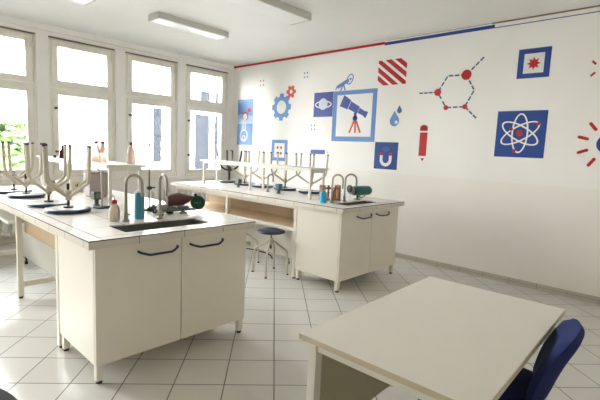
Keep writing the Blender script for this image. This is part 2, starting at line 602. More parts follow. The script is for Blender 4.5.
# small crosses of four dashes
def cross(y, z, m, label, r=.055):
    t = decal('sparkle_art', label, y, z)
    for sy, sz in ((1, 1), (1, -1), (-1, 1), (-1, -1)):
        dpart(t, 'dash', m, lambda bm, sy=sy, sz=sz: stroke(bm, (y + sy * r * .5, z + sz * r * .5), (y + sy * r * .95, z + sz * r * .95), .02, 0))
cross(5.975, 2.669, M_mor, 'small red four-dash sparkle above the flask panel and left of the gear')
cross(4.883, 2.717, M_mteal, 'small grey-blue four-dash sparkle right of the small orange gear', .045)
cross(4.673, 1.852, M_mteal, 'small grey-blue four-dash sparkle below the planet panel', .045)
cross(.80, 2.432, M_red, 'red four-dash sparkle near the right edge, beside the starburst frame', .08)

# gears
def gear(c, r0, r1, hole, n, layer, bm):
    out = []
    for k in range(n):
        a = 2 * pi * k / n
        for da, rr in ((-.31, r0), (-.23, r1), (.23, r1), (.31, r0)):
            w = 2 * pi / n
            out.append((c[0] + rr * cos(a + da * w * 1.05), c[1] + rr * sin(a + da * w * 1.05)))
    m = len(out)
    inn = [(c[0] + hole * cos(math.atan2(p[1] - c[1], p[0] - c[0])), c[1] + hole * sin(math.atan2(p[1] - c[1], p[0] - c[0]))) for p in out]
    band(bm, out, inn, layer)
t = decal('gear_art', 'large light blue gear wheel on the mural wall', 5.44, 2.0)
dpart(t, 'gear', M_mlight, lambda bm: gear((5.442, 2.21), 0.192, .24, .118, 8, 0, bm))
t = decal('small_gear_art', 'small orange-red gear above right of the large blue gear', 5.21, 2.36)
dpart(t, 'gear', M_mor, lambda bm: gear((5.215, 2.465), .085, .115, .035, 6, 0, bm))

# square frame with four dots
t = decal('dice_frame_art', 'light blue square frame with four orange dots low on the wall, behind upturned stools', 5.45, 1.26)
dpart(t, 'frame', M_mlight, frame_of(rect(5.655, 1.262, 5.252, 1.635), rect(5.585, 1.32, 5.322, 1.578)))
dpart(t, 'white_field', M_mwhite, lambda bm: prism(bm, rect(5.584, 1.321, 5.323, 1.577), 0))
for sy in (-1, 1):
    for sz in (-1, 1):
        dpart(t, 'dot', M_mor, lambda bm, sy=sy, sz=sz: prism(bm, circ((5.453 + sy * .045, 1.449 + sz * .05), .026, 12), 1))

# test tube lying level
t = decal('blue_crayon_art', 'short violet-blue horizontal crayon shape below the planet panel', 4.5, 1.42)
dpart(t, 'barrel', M_mviolet, lambda bm: prism(bm, [(4.70, 1.43), (4.69, 1.416), (4.39, 1.418), (4.39, 1.488), (4.69, 1.486), (4.70, 1.472)], 0))
dpart(t, 'tip', M_mteal, lambda bm: prism(bm, [(4.345, 1.468), (4.322, 1.453), (4.345, 1.438)], 0))

# planet panel
t = decal('planet_art', 'violet-blue square panel with a white ringed planet', 4.47, 2.02)
dpart(t, 'panel', M_mviolet, lambda bm: prism(bm, rect(4.675, 2.020, 4.274, 2.410), 0))
dpart(t, 'ring', M_mwhite, lambda bm: band(bm, circ((4.475, 2.215), .175, 36, .062), circ((4.475, 2.215), .152, 36, .044), 1))
dpart(t, 'planet', mat('mural_planet', (.62, .66, .80), .6), lambda bm: prism(bm, circ((4.475, 2.222), .092), 2))
dpart(t, 'ring_front', M_mwhite, lambda bm: band(bm, circ((4.475, 2.215), .17, 18, .058, 0, pi, 2 * pi) + circ((4.475, 2.215), .14, 18, .036, 0, 2 * pi, pi)[1:-1], circ((4.475, 2.215), .168, 18, .056, 0, pi, 2 * pi) + circ((4.475, 2.215), .142, 18, .038, 0, 2 * pi, pi)[1:-1], 3))

# telescope frame
t = decal('telescope_art', 'large blue square frame around a blue telescope on a red tripod', 3.86, 1.63)
dpart(t, 'frame', M_mlight, frame_of(rect(4.270, 1.634, 3.458, 2.408), rect(4.190, 1.708, 3.533, 2.345)))
dpart(t, 'white_field', M_mwhite, lambda bm: prism(bm, rect(4.189, 1.709, 3.534, 2.344), 0))
def scope(bm):
    a = Vector((4.045, 2.235)); b = Vector((3.615, 2.025))
    d = (b - a).normalized(); n = Vector((-d.y, d.x))
    def seg(s0, s1, w0, w1):
        p0, p1 = a + d * s0, a + d * s1
        prism(bm, [tuple(p0 + n * w0), tuple(p0 - n * w0), tuple(p1 - n * w1), tuple(p1 + n * w1)], 1)
    seg(-.055, .105, .092, .075)
    seg(.115, .30, .062, .055)
    seg(.305, .43, .042, .036)
    seg(.43, .475, .048, .048)
dpart(t, 'telescope', M_mviolet, scope)
dpart(t, 'mount', M_mviolet, lambda bm: (stroke(bm, (3.83, 2.07), (3.83, 1.965), .05, 1), prism(bm, circ((3.83, 1.985), .045, 14), 1)))
dpart(t, 'tripod', M_mor, lambda bm: (stroke(bm, (3.845, 1.945), (3.925, 1.765), .03, 1), stroke(bm, (3.825, 1.945), (3.815, 1.765), .03, 1), stroke(bm, (3.805, 1.945), (3.72, 1.765), .03, 1)))

t = decal('dish_art', 'small blue dish antenna drawing standing on top of the telescope frame', 4.1, 2.41)
dpart(t, 'dish', M_mlight, lambda bm: (band(bm, circ((3.965, 2.575), .06, 20, .085, .5), circ((3.965, 2.575), .042, 20, .066, .5), 0), prism(bm, circ((3.955, 2.578), .02, 12), 0)))
dpart(t, 'tube', M_mlight, lambda bm: stroke(bm, (4.20, 2.47), (3.985, 2.565), .055, 0))
dpart(t, 'stand', M_mlight, lambda bm: (stroke(bm, (4.085, 2.51), (4.135, 2.412), .022, 0), stroke(bm, (4.085, 2.51), (4.045, 2.412), .022, 0), stroke(bm, (4.20, 2.49), (4.235, 2.435), .022, 0)))

# red stripes
t = decal('stripes_art', 'square of slanting red stripes under the end of the red ceiling line', 3.24, 2.43)
def stripes2(bm):
    y0, y1, z0, z1 = 3.467, 3.01, 2.438, 2.79
    for c in (-.68, -.35, 0.0, .35, .68):
        def clip(poly, f):
            out = []
            for i in range(len(poly)):
                p, q = poly[i - 1], poly[i]
                fp, fq = f(p), f(q)
                if (fp >= 0) != (fq >= 0):
                    s = fp / (fp - fq)
                    out.append((p[0] + (q[0] - p[0]) * s, p[1] + (q[1] - p[1]) * s))
                if fq >= 0:
                    out.append(q)
            return out
        # u runs to the right, v runs up: the line v = 1 - u + c goes down to the right
        g = lambda p: p[0] + p[1] - 1 - c
        pl = clip([(0, 0), (1, 0), (1, 1), (0, 1)], lambda p: g(p) + .105)
        pl = clip(pl, lambda p: .105 - g(p))
        if len(pl) > 2:
            prism(bm, [(y0 + (y1 - y0) * u, z0 + (z1 - z0) * v) for u, v in pl], 0)
dpart(t, 'stripes', M_red, stripes2)

# drops
def drop(c, r, h):
    pts = circ(c, r, 18, None, 0, radians(150), radians(390))
    return pts + [(c[0] + .005, c[1] + h)]
t = decal('water_drop_art', 'large blue water drop right of the telescope frame', 3.14, 1.86)
dpart(t, 'drop', M_mlight, lambda bm: prism(bm, drop((3.147, 1.935), .075, .14), 0))
dpart(t, 'glint', M_mwhite, lambda bm: prism(bm, circ((3.118, 1.915), .024, 12), 1))
t = decal('small_water_drop_art', 'small dark blue water drop above right of the larger one', 3.08, 2.04)
dpart(t, 'drop', M_mteal, lambda bm: prism(bm, drop((3.078, 2.075), .038, .075), 0))

# magnet
t = decal('magnet_art', 'dark blue square panel with a white U-shaped magnet', 3.25, 1.24)
dpart(t, 'panel', M_mblue, lambda bm: prism(bm, rect(3.442, 1.246, 3.058, 1.634), 0))
def ubow(c, ro, ri):
    return circ(c, ro, 20, None, 0, pi, 2 * pi) + circ(c, ri, 20, None, 0, 2 * pi, pi)
dpart(t, 'magnet', M_mwhite, lambda bm: (prism(bm, ubow((3.248, 1.385), .098, .052), 1), prism(bm, rect(3.346, 1.384, 3.300, 1.445), 1), prism(bm, rect(3.196, 1.384, 3.150, 1.445), 1)))
dpart(t, 'magnet_tip', M_red, lambda bm: prism(bm, rect(3.346, 1.446, 3.300, 1.485), 1))
dpart(t, 'magnet_tip', M_red, lambda bm: prism(bm, rect(3.196, 1.446, 3.150, 1.485), 1))
dpart(t, 'field_mark', M_mviolet, lambda bm: prism(bm, circ((3.248, 1.535), .06, 20, .035), 1))

# molecule
t = decal('molecule_art', 'hexagon molecule of red dots joined by blue dashed lines', 2.3, 1.95)
V = dict(A=(2.176, 2.484), B=(2.534, 2.293), Cc=(2.407, 2.091), D=(2.162, 2.094), E=(2.414, 2.490), F=(2.064, 2.29), G=(1.975, 2.68), H=(2.800, 2.294), I=(2.005, 1.945))
def dashes(bm):
    for p, q, n in (('A', 'G', 4), ('A', 'E', 3), ('E', 'B', 3), ('B', 'H', 4), ('B', 'Cc', 2), ('Cc', 'D', 3), ('D', 'F', 3), ('F', 'A', 3), ('D', 'I', 3)):
        a, b = V[p], V[q]
        for k in range(n):
            s0, s1 = (k + .22) / n, (k + .78) / n
            stroke(bm, (a[0] + (b[0] - a[0]) * s0, a[1] + (b[1] - a[1]) * s0), (a[0] + (b[0] - a[0]) * s1, a[1] + (b[1] - a[1]) * s1), .02, 0, True)
dpart(t, 'dashed_bonds', M_mteal, dashes)
for k, r in (('A', .062), ('B', .046), ('Cc', .031), ('D', .031)):
    dpart(t, 'atom_dot', M_red, lambda bm, k=k, r=r: prism(bm, circ(V[k], r), 1))

# pencil
t = decal('pencil_art', 'upright red pencil pointing down, left of the atom panel', 2.68, 1.39)
dpart(t, 'barrel', M_red, lambda bm: prism(bm, rect(2.740, 1.460, 2.632, 1.775), 0))
dpart(t, 'eraser', M_red, lambda bm: prism(bm, circ((2.689, 1.835), .055, 12, .04, 0, 0, pi) + [(2.744, 1.795), (2.634, 1.795)], 0))
dpart(t, 'lead_point', M_red, lambda bm: prism(bm, [(2.705, 1.43), (2.655, 1.43), (2.680, 1.388)], 0))

# starburst frame
t = decal('starburst_art', 'dark blue square frame with a red starburst, high above the atom panel', 1.42, 2.38)
dpart(t, 'frame', M_mblue, frame_of(rect(1.592, 2.384, 1.260, 2.709), rect(1.530, 2.437, 1.322, 2.654)))
dpart(t, 'white_field', M_mwhite, lambda bm: prism(bm, rect(1.529, 2.438, 1.323, 2.653), 0))
def star(bm):
    c = (1.426, 2.543)
    for k in range(8):
        q = [(c[0] + r * cos(2 * pi * (k + d) / 8), c[1] + r * sin(2 * pi * (k + d) / 8)) for r, d in ((.040, -.5), (.072, 0), (.040, .5))]
        prism(bm, [c] + q, 1)
    bmesh.ops.remove_doubles(bm, verts=bm.verts[:], dist=1e-5)
dpart(t, 'starburst', M_red, star)

# atom panel
t = decal('atom_art', 'dark blue square panel with a white atom symbol and red nucleus', 1.49, 1.49)
dpart(t, 'panel', M_mblue, lambda bm: prism(bm, rect(1.757, 1.492, 1.228, 2.024), 0))
ac = (1.497, 1.768)
for k, rot in enumerate((pi / 2, pi / 2 + pi / 3, pi / 2 - pi / 3)):
    dpart(t, 'orbit', M_mwhite, lambda bm, rot=rot, k=k: band(bm, circ(ac, .228, 48, .090, rot), circ(ac, .210, 48, .072, rot), 1 + k * .9))
dpart(t, 'nucleus', M_red, lambda bm: prism(bm, circ(ac, .034), 4))
for p in ((1.315, 1.875), (1.592, 1.815), (1.54, 1.565)):
    dpart(t, 'electron', M_red, lambda bm, p=p: prism(bm, circ(p, .02, 14), 4))

# sun
t = decal('sun_art', 'blue disc with red rays cut by the right edge of the photo', .655, 1.5)
dpart(t, 'disc', M_mblue, lambda bm: prism(bm, circ((.655, 1.663), .10), 0))
for k in range(10):
    a = radians(15 + 36 * k)
    dpart(t, 'ray', M_red, lambda bm, a=a: stroke(bm, (.655 + .19 * cos(a), 1.663 + .19 * sin(a)), (.655 + .265 * cos(a), 1.663 + .265 * sin(a)), .032, 0, True))

# ------------------------------------------------------------------ lab benches
H = .90
W = 1.2277
YE = 5.80
def worktop(x, y, label, sx0, sx1, sy0, sy1):
    t = thing('worktop', label, 'worktop', (x, y, 0), 0, 'tiled bench worktops')
    l = YE - y
    def top(bm):
        a, b, c, d = sx0 - x, sx1 - x, sy0 - y, sy1 - y
        for q in ((0, 0, a, l), (b, 0, W, l), (a, 0, b, c), (a, d, b, l)):
            box(bm, q[0] + .002 * (q[0] == 0), q[1] + .002 * (q[1] == 0), H - .035, q[2] - .002 * (q[2] == W), q[3] - .002 * (q[3] == l), H)
    one('tile_surface', top, M_top, t)
    def seams(bm):
        z = H + .0004
        for x0, y0, x1, y1 in ((.078, .078, .082, l - .078), (W - .082, .078, W - .078, l - .078), (.078, .078, W - .078, .082)):
            a, b, c, d = sx0 - x, sx1 - x, sy0 - y, sy1 - y
            box(bm, x0, y0, H - .001, x1, y1, z)
        # corner rim along the edge
        box(bm, -.0015, -.0015, H - .006, W + .0015, .0005, H + .0005)
        box(bm, -.0015, .0005, H - .006, .0005, l + .0015, H + .0005)
        box(bm, W - .0005, .0005, H - .006, W + .0015, l + .0015, H + .0005)
        box(bm, .0005, l - .0005, H - .006, W - .0005, l + .0015, H + .0005)
    one('dark_seam', seams, M_rim, t)
    def edge(bm):
        box(bm, 0, 0, H - .05, W, .012, H - .006)
        box(bm, 0, .012, H - .05, .012, l, H - .006)
        box(bm, W - .012, .012, H - .05, W, l, H - .006)
        box(bm, .012, l - .012, H - .05, W - .012, l, H - .006)
    one('tiled_edge', edge, M_edge, t)
    def basin(bm):
        a, b, c, d = sx0 - x, sx1 - x, sy0 - y, sy1 - y
        zb, th = H - .20, .012
        box(bm, a, c, zb, b, d, zb + th)
        box(bm, a, c, zb, a + th, d, H - .008)
        box(bm, b - th, c, zb, b, d, H - .008)
        box(bm, a, c, zb, b, c + th, H - .008)
        box(bm, a, d - th, zb, b, d, H - .008)
    bs = one('sink_basin', basin, M_sink, t)
    one('drain', lambda bm: lathe(bm, [(0, 0), (.035, 0), (.035, .006), (.028, .004), (0, .004)], ((sx0 + sx1) / 2 - x, (sy0 + sy1) / 2 - y, H - .188), 20), M_steel, bs, True)
    return t
worktop(.8925, 2.4184, 'white tiled worktop of the left bench with a dark sink set in its near end', 1.165, 1.828, 2.555, 2.815)
worktop(3.3502, 2.5053, 'white tiled worktop of the right bench by the mural wall, dark sink at near end', 3.60, 4.20, 2.635, 2.835)

def cabinet(x, y, label):
    t = thing('sink_cabinet', label, 'cabinet', (x, y, 0), 0, 'sink cabinets under the bench ends')
    i = .05
    D = .62
    x1 = W - .04
    def body(bm):
        box(bm, i, i + .02, .12, i + .018, i + D, H - .05, .002)
        box(bm, x1 - .018, i + .02, .12, x1, i + D, H - .05, .002)
        box(bm, i + .018, i + D - .016, .12, x1 - .018, i + D, H - .05)
        box(bm, i + .018, i + .02, .12, x1 - .018, i + D - .016, .14)
        box(bm, i + .018, i + .02, H - .21, x1 - .018, i + .035, H - .05)
    one('body', body, M_cab, t)
    mid = (i + x1) / 2
    for k, (a, b) in enumerate(((i + .002, mid - .003), (mid + .003, x1 - .002))):
        d = one('door', lambda bm, a=a, b=b: box(bm, a, i - .001, .118, b, i + .019, H - .058, .002), M_cab, t)
        c = mid - .17 if k == 0 else mid + .20
        def hd(bm, c=c):
            z = H - .112
            pts = [(c - .135, i + .0, z), (c - .135, i - .012, z - .001), (c - .128, i - .02, z - .006), (c - .085, i - .04, z - .02), (c - .07, i - .043, z - .022), (c + .07, i - .043, z - .022), (c + .085, i - .04, z - .02), (c + .128, i - .02, z - .006), (c + .135, i - .012, z - .001), (c + .135, i + .0, z)]
            tube(bm, pts, .0075, 8)
        one('handle', hd, M_navy, d, True)
    for lx in (i + .028, x1 - .028):
        for ly in (i + .03, i + D - .03):
            lg = one('leg', lambda bm, lx=lx, ly=ly: box(bm, lx - .021, ly - .021, .018, lx + .021, ly + .021, .12, .003), M_cabframe, t)
            one('foot', lambda bm, lx=lx, ly=ly: lathe(bm, [(.018, 0), (.018, .012), (.012, .018), (.012, .02)], (lx, ly, 0), 14), M_dark, lg, True)
cabinet(.8925, 2.4184, 'cream two-door cabinet with navy handles under the left bench sink')
cabinet(3.3502, 2.5053, 'cream two-door cabinet with navy handles under the right bench sink')

def bench_frame(x, y, label, right):
    t = thing('lab_bench', label, 'bench', (x, y, 0), 0, 'steel bench frames')
    i = .05
    ys = [.70, 1.96, YE - y - .07]
    if not right:
        ys[0] = .71
    zt = H - .052
    for ly in ys:
        ins = .055 if (not right and ly == ys[1]) else 0
        for lx in (i + .022 + ins, W - i - .022):
            lg = one('leg', lambda bm, lx=lx, ly=ly: box(bm, lx - .022, ly - .022, .02, lx + .022, ly + .022, zt, .003), M_cabframe, t)
            one('foot', lambda bm, lx=lx, ly=ly: lathe(bm, [(.017, 0), (.017, .012), (.012, .02), (.012, .021)], (lx, ly, 0), 14), M_dark, lg, True)
        one('cross_rail', lambda bm, ly=ly: box(bm, i + .045 + ins, ly - .016, .105, W - i - .045, ly + .016, .155, .003), M_cabframe, t)
    for lx in (i + .022, W - i - .022):
        for a, b in zip(ys, ys[1:]):
            one('top_rail', lambda bm, lx=lx, a=a, b=b: box(bm, lx - .018, a + .023, zt - .045, lx + .018, b - .023, zt, .002), M_cabframe, t)
    if right:
        one('shelf_board', lambda bm: box(bm, i + .03, ys[0] + .024, .557, .62, ys[2] - .03, .575), M_wood, t)
        for a, b in zip(ys, ys[1:]):
            one('shelf_lip', lambda bm, a=a, b=b: box(bm, i + .008, a + .023, .545, i + .028, b - .023, .582, .002), M_cabframe, t)
        one('back_board', lambda bm: box(bm, .602, ys[0] + .024, .576, .62, ys[2] - .03, zt - .002), M_wood, t)
        px = .47
        ztop = .556
    else:
        one('wood_front', lambda bm: box(bm, i + .115, ys[0] + .024, .617, i + .133, ys[1] - .024, zt - .002), M_wood2, t)
        one('shelf_board', lambda bm: box(bm, i + .0, ys[1] + .024, .69, .46, ys[2] - .03, .715, .004), M_shelf, t)
        one('shelf_board', lambda bm: box(bm, i + .134, ys[0] + .024, .617, .46, ys[1] - .024, .635), M_wood2, t)
        px = .47
        ztop = zt - .05
    one('back_panel', lambda bm: box(bm, px - .009, ys[0] + .0, .085, px + .009, ys[2] - .03, ztop), M_shelf, t)
    for ly in (ys[0] + .48 if right else ys[0] + .05, ys[2] - .15):
        one('panel_foot', lambda bm, ly=ly: lathe(bm, [(.018, 0), (.018, .03), (.01, .035), (.01, .086)], (px, ly, 0), 12), M_dark, t, True)
bench_frame(.8925, 2.4184, 'cream steel leg frame with tan wood front carrying the left bench worktop', False)
bench_frame(3.3502, 2.5053, 'cream steel leg frame with an open tan niche carrying the right bench worktop', True)

# raised bottle shelves
def rack(x0, x1, y0, y1, label, ztop=1.262):
    t = thing('raised_shelf', label, 'shelf', ((x0 + x1) / 2, (y0 + y1) / 2, H), 0, 'raised shelves on the benches')
    cx, cy = (x0 + x1) / 2, (y0 + y1) / 2
    hx, hy = (x1 - x0) / 2, (y1 - y0) / 2
    h = ztop - H
    one('shelf_board', lambda bm: box(bm, -hx - .03, -hy - .03, h - .02, hx + .03, hy + .03, h, .003), M_shelf, t)
    def ap(bm):
        box(bm, -hx, -hy, h - .055, hx, -hy + .02, h - .021)
        box(bm, -hx, hy - .02, h - .055, hx, hy, h - .021)
        box(bm, -hx, -hy + .02, h - .045, -hx + .02, hy - .02, h - .021)
        box(bm, hx - .02, -hy + .02, h - .045, hx, hy - .02, h - .021)
    one('apron', ap, M_shelf, t)
    for sx in (-1, 1):
        for yy in (-hy + .013, 0, hy - .013):
            one('leg', lambda bm, sx=sx, yy=yy: box(bm, sx * (hx - .013) - .013, yy - .013, 0.0005, sx * (hx - .013) + .013, yy + .013, h - .056 if yy else h - .046, .003), M_shelf, t)
    return t
rack(1.56, 1.86, 3.74, 5.68, 'white raised shelf along the left bench carrying the bottles')
rack(3.625, 3.885, 3.20, 5.36, 'white raised shelf running along the right bench in front of the mural')

# ------------------------------------------------------------------ stools
def stool_beige():
    t = thing('lab_stool', '', 'stool', (0, 0, 0), 0, 'lab stools with cream legs')
    st = one('seat', lambda bm: lathe(bm, [(0, .492), (.150, .492), (.158, .495), (.162, .504), (.158, .516), (.14, .521), (0, .522)], seg=36), M_seat, t, True)
    one('seat_underside', lambda bm: lathe(bm, [(0, .4895), (.136, .4895), (.138, .4918), (0, .4918)], seg=36), M_seatu, st)
    one('post', lambda bm: (tube(bm, [(0, 0, .32), (0, 0, .489)], .0085, 12), tube(bm, [(0, 0, .30), (0, 0, .345)], .011, 12), lathe(bm, [(.035, .48), (.035, .489)], seg=16)), M_black, t, True)
    one('hub', lambda bm: lathe(bm, [(.018, .35), (.024, .36), (.024, .425), (.018, .43)], seg=16), M_leg, t, True)
    for k in range(4):
        a = radians(45 + 90 * k)
        d = Vector((cos(a), sin(a), 0))
        pts = [d * .012 + Vector((0, 0, .40)), d * .04 + Vector((0, 0, .385)), d * .178 + Vector((0, 0, .295)), d * .195 + Vector((0, 0, .275)), d * .201 + Vector((0, 0, .245)), d * .212 + Vector((0, 0, .012))]
        lg = one('leg', lambda bm, pts=pts: tube(bm, pts, .0125, 10), M_leg, t, True)
        one('foot_cap', lambda bm, d=d: tube(bm, [d * .213, d * .2117 + Vector((0, 0, .016))], .0129, 10), M_black, lg, True)
    return t
def stool_black():
    t = thing('black_stool', '', 'stool', (0, 0, 0), 0, 'lab stools with black curved legs')
    st = one('seat', lambda bm: lathe(bm, [(0, .492), (.150, .492), (.158, .495), (.162, .504), (.158, .516), (.14, .521), (0, .522)], seg=36), M_seat, t, True)
    one('seat_underside', lambda bm: lathe(bm, [(0, .4895), (.14, .4895), (.142, .4918), (0, .4918)], seg=36), M_greenp, st)
    one('post', lambda bm: tube(bm, [(0, 0, .26), (0, 0, .30), (0, 0, .489)], [.02, .018, .018], 14), M_black, t, True)
    for k in range(4):
        a = radians(30 + 90 * k)
        d = Vector((cos(a), sin(a), 0))
        pts = [d * .01 + Vector((0, 0, .33))] + [d * (.17 * sin(u)) + Vector((0, 0, .17 + .155 * cos(u))) for u in [radians(x) for x in (12, 28, 44, 60, 75, 88)]] + [d * .185 + Vector((0, 0, .10)), d * .195 + Vector((0, 0, .008))]
        one('leg', lambda bm, pts=pts: tube(bm, pts, .0125, 10), M_black, t, True)
    return t
SB = stool_beige()
SK = stool_black()
FL = (pi, 0, 0)
def upturned(src, x, y, rz, label, first=False, group=None):
    z = H + .5225
    if first:
        src.location = (x, y, z); src.rotation_euler = (pi, 0, rz); src['label'] = label
        if group:
            src['group'] = group
        return src
    return dup(src, (x, y, z), (pi, 0, rz), label, group)
GU = 'stools upturned on the benches'
upturned(SB, 1.167, 3.558, -.32, 'upturned cream stool nearest the sink on the left bench', True, GU)
upturned(SB, 1.146, 3.965, -.20, 'upturned cream stool, second from the sink on the left bench', False, GU)
upturned(SB, 1.156, 4.66, -.36, 'upturned cream stool, third from the sink on the left bench', False, GU)
upturned(SB, 1.148, 5.06, -.1, 'upturned cream stool farthest from the sink on the left bench', False, GU)
upturned(SB, 4.225, 3.72, .05, 'upturned cream stool on the right bench nearest the wooden rack', False, GU)
upturned(SB, 4.19, 4.17, .02, 'upturned cream stool on the right bench, second from the wooden rack', False, GU)
upturned(SB, 4.15, 4.60, .08, 'upturned cream stool on the right bench, third from the wooden rack', False, GU)
upturned(SB, 4.13, 4.99, .15, 'upturned cream stool on the right bench next to the black one', False, GU)
upturned(SK, 4.18, 5.44, .1, 'upturned black stool with curved legs at far end of the right bench', True, GU)
GS = 'stools standing on the floor'
dup(SB, (3.34, 3.52, 0), (0, 0, -.19), 'upright stool with navy seat and cream legs in front of the right bench niche', GS)
dup(SB, (3.375, 4.09, 0), (0, 0, .1), 'upright navy-seated cream stool half hidden behind the left bench corner', GS)
t = thing('black_cable', 'black cable sagging low along the back panel under the right bench', 'cable', (3.80, 4.2, 0))
one('lead', lambda bm: tube(bm, [(0, .38, .03), (0, .263, .05), (0, .113, .062), (0, -.033, .062), (0, -.134, .06), (0, -.20, .045), (0, -.225, .02), (0, -.225, .008)], .009, 8), M_black, t, True)
one('plug', lambda bm: lathe(bm, [(0, 0), (.018, .003), (.02, .012), (.012, .03)], (0, .39, 0), 12), M_black, t, True)

# ------------------------------------------------------------------ taps
def tap(x, y, ang, label, top=1.235, rad=.06, drop_=.09):
    t = thing('gooseneck_tap', label, 'tap', (x, y, H), ang, 'gooseneck taps')
    h = top - H
    pts = [(0, 0, .02), (0, 0, h - rad)] + [tuple(p) for p in arc((rad, 0, h - rad), rad, pi, 0, 12, (1, 0, 0), (0, 0, 1))[1:]] + [(2 * rad, 0, h - rad - drop_)]
    one('spout', lambda bm: tube(bm, pts, .0105, 12), M_tap, t, True)
    one('base_flange', lambda bm: lathe(bm, [(.024, 0), (.024, .012), (.015, .02), (.0145, .06), (.0115, .065)], seg=18), M_tap, t, True)
    one('lever', lambda bm: (tube(bm, [(0, .01, .045), (0, .03, .047)], .008, 10), tube(bm, [(-.018, .03, .047), (.018, .03, .047)], .005, 8)), M_tap, t, True)
    return t
tap(1.333, 2.916, radians(-52), 'grey gooseneck tap left of the blue bottle, at the left bench sink')
tap(1.589, 2.905, radians(-95), 'grey gooseneck tap right of the blue bottle, by the maroon apparatus')
tap(3.627, 2.875, radians(-70), 'slim grey gooseneck tap in front of the wooden rack', 1.215, .06, .09)
tap(3.885, 2.895, radians(-45), 'slim grey gooseneck tap between the wooden rack and teal cylinder', 1.215, .065, .08)
tap(3.775, 4.08, radians(-60), 'thin gooseneck tap in mid right bench between the upturned stools', 1.13, .035, .06)

# ------------------------------------------------------------------ bottles
def bottle(name, x, y, z, prof, cap, mb, mc, label, group=None, cat='bottle'):
    t = thing(name, label, cat, (x, y, z), 0, group)
    one('bottle_body', lambda bm: lathe(bm, [(r, h + .0005) for r, h in prof], seg=24), mb, t, True)
    one('cap', lambda bm: lathe(bm, cap, seg=18), mc, t, True)
    return t
ZS = 1.2622
tall = [(0, 0), (.034, 0), (.037, .006), (.037, .095), (.033, .12), (.016, .158), (.013, .168), (.013, .178)]
tcap = [(.016, .178), (.017, .182), (.017, .198), (.014, .203), (0, .204)]
bottle('reagent_bottle', 1.834, 3.90, ZS, tall, tcap, M_bottle, M_capd, 'clear bottle with dark red cap at the near end of the left raised shelf', 'clear bottles on the left shelf')
bottle('reagent_bottle', 1.744, 4.32, ZS, tall, tcap, M_bottle, M_capd, 'clear bottle with dark red cap, right one of the close pair on the shelf', 'clear bottles on the left shelf')
bottle('reagent_bottle', 1.649, 4.25, ZS, tall, tcap, M_bottle, M_capd, 'clear bottle with dark red cap, left one of the close pair on the shelf', 'clear bottles on the left shelf')
bottle('brown_bottle', 1.594, 5.0, ZS, [(0, 0), (.034, 0), (.036, .005), (.036, .07), (.03, .085), (.013, .10), (.012, .118)], [(.015, .118), (.015, .142), (0, .143)], M_brown, M_brown, 'small dark brown-red bottle on the raised shelf, left of the clear ones')
bottle('stopper', 1.56, 5.15, ZS, [(0, 0), (.018, 0), (.018, .012)], [(.012, .012), (.012, .028), (0, .029)], M_black, M_black, 'tiny black stopper standing left of the brown bottle on the shelf', None, 'stopper')
w = bottle('wash_bottle', 1.281, 2.985, H, [(0, 0), (.034, 0), (.037, .006), (.037, .075), (.032, .095), (.016, .122), (.015, .126)], [(.017, .125), (.018, .128), (.018, .145), (.012, .152), (0, .153)], M_wash, M_redcap, 'cloudy plastic wash bottle with red cap left of the first tap')
one('nozzle', lambda bm: tube(bm, [(0, 0, .15), (0, 0, .17), (-.012, -.006, .185), (-.04, -.02, .17), (-.055, -.028, .145)], .004, 8), M_wash, w, True)
w = bottle('blue_bottle', 1.462, 2.975, H, [(0, 0), (.033, 0), (.036, .006), (.036, .19), (.033, .198)], [(.026, .198), (.026, .212), (.02, .217), (0, .218)], M_bluep, M_mwhite, 'tall blue plastic bottle between the two left bench taps')
w = bottle('cyan_bottle', 3.535, 2.92, H, [(0, 0), (.034, 0), (.037, .006), (.037, .10), (.03, .115), (.024, .12)], [(.02, .12), (.02, .137), (0, .138)], M_cyan, M_cyan, 'bright cyan bottle in front of the wooden rack on the right bench')
bottle('red_brown_bottle', 3.99, 3.12, H, [(0, 0), (.026, 0), (.03, .006), (.03, .085), (.024, .10), (.013, .11)], [(.014, .11), (.014, .135), (0, .136)], mat('red_brown_glass', (.17, .03, .02), .25), mat('red_brown_cap', (.16, .05, .03), .5), 'red-brown bottle at the right end of the wooden rack')

# ------------------------------------------------------------------ socket pillars
def socket(x, y, label, col, h=.115):
    t = thing('bench_socket', label, 'socket', (x, y, H), 0, 'socket boxes on short stems')
    one('stem', lambda bm: tube(bm, [(0, 0, .01), (0, 0, h - .06)], .018, 14), M_greenp, t, True)
    one('base_plate', lambda bm: lathe(bm, [(.03, 0), (.03, .008), (.022, .012)], seg=18), M_greenp, t, True)
    b = one('socket_box', lambda bm: box(bm, -.035, -.035, h - .062, .035, .035, h + .008, .006), col, t)
    for s in (-1, 1):
        one('socket_face', lambda bm, s=s: lathe(bm, [(0, 0), (.022, 0), (.024, .003), (.024, .004)] if s > 0 else [(.024, -.004), (.024, -.003), (.022, 0), (0, 0)], (0, s * .0355, h - .027), 18, 'y'), M_sock if col is not M_sock else M_greenp, b, True)
socket(1.475, 3.80, 'dark green socket box on a stem on the left bench, before the shelf leg', M_greenp)
socket(3.795, 4.72, 'grey-green socket box on a stem by the black upturned stool', M_sock)
socket(3.765, 3.86, 'blue-green socket box on a stem among the right bench stools', mat('blue_green_box', (.06, .19, .22), .5))

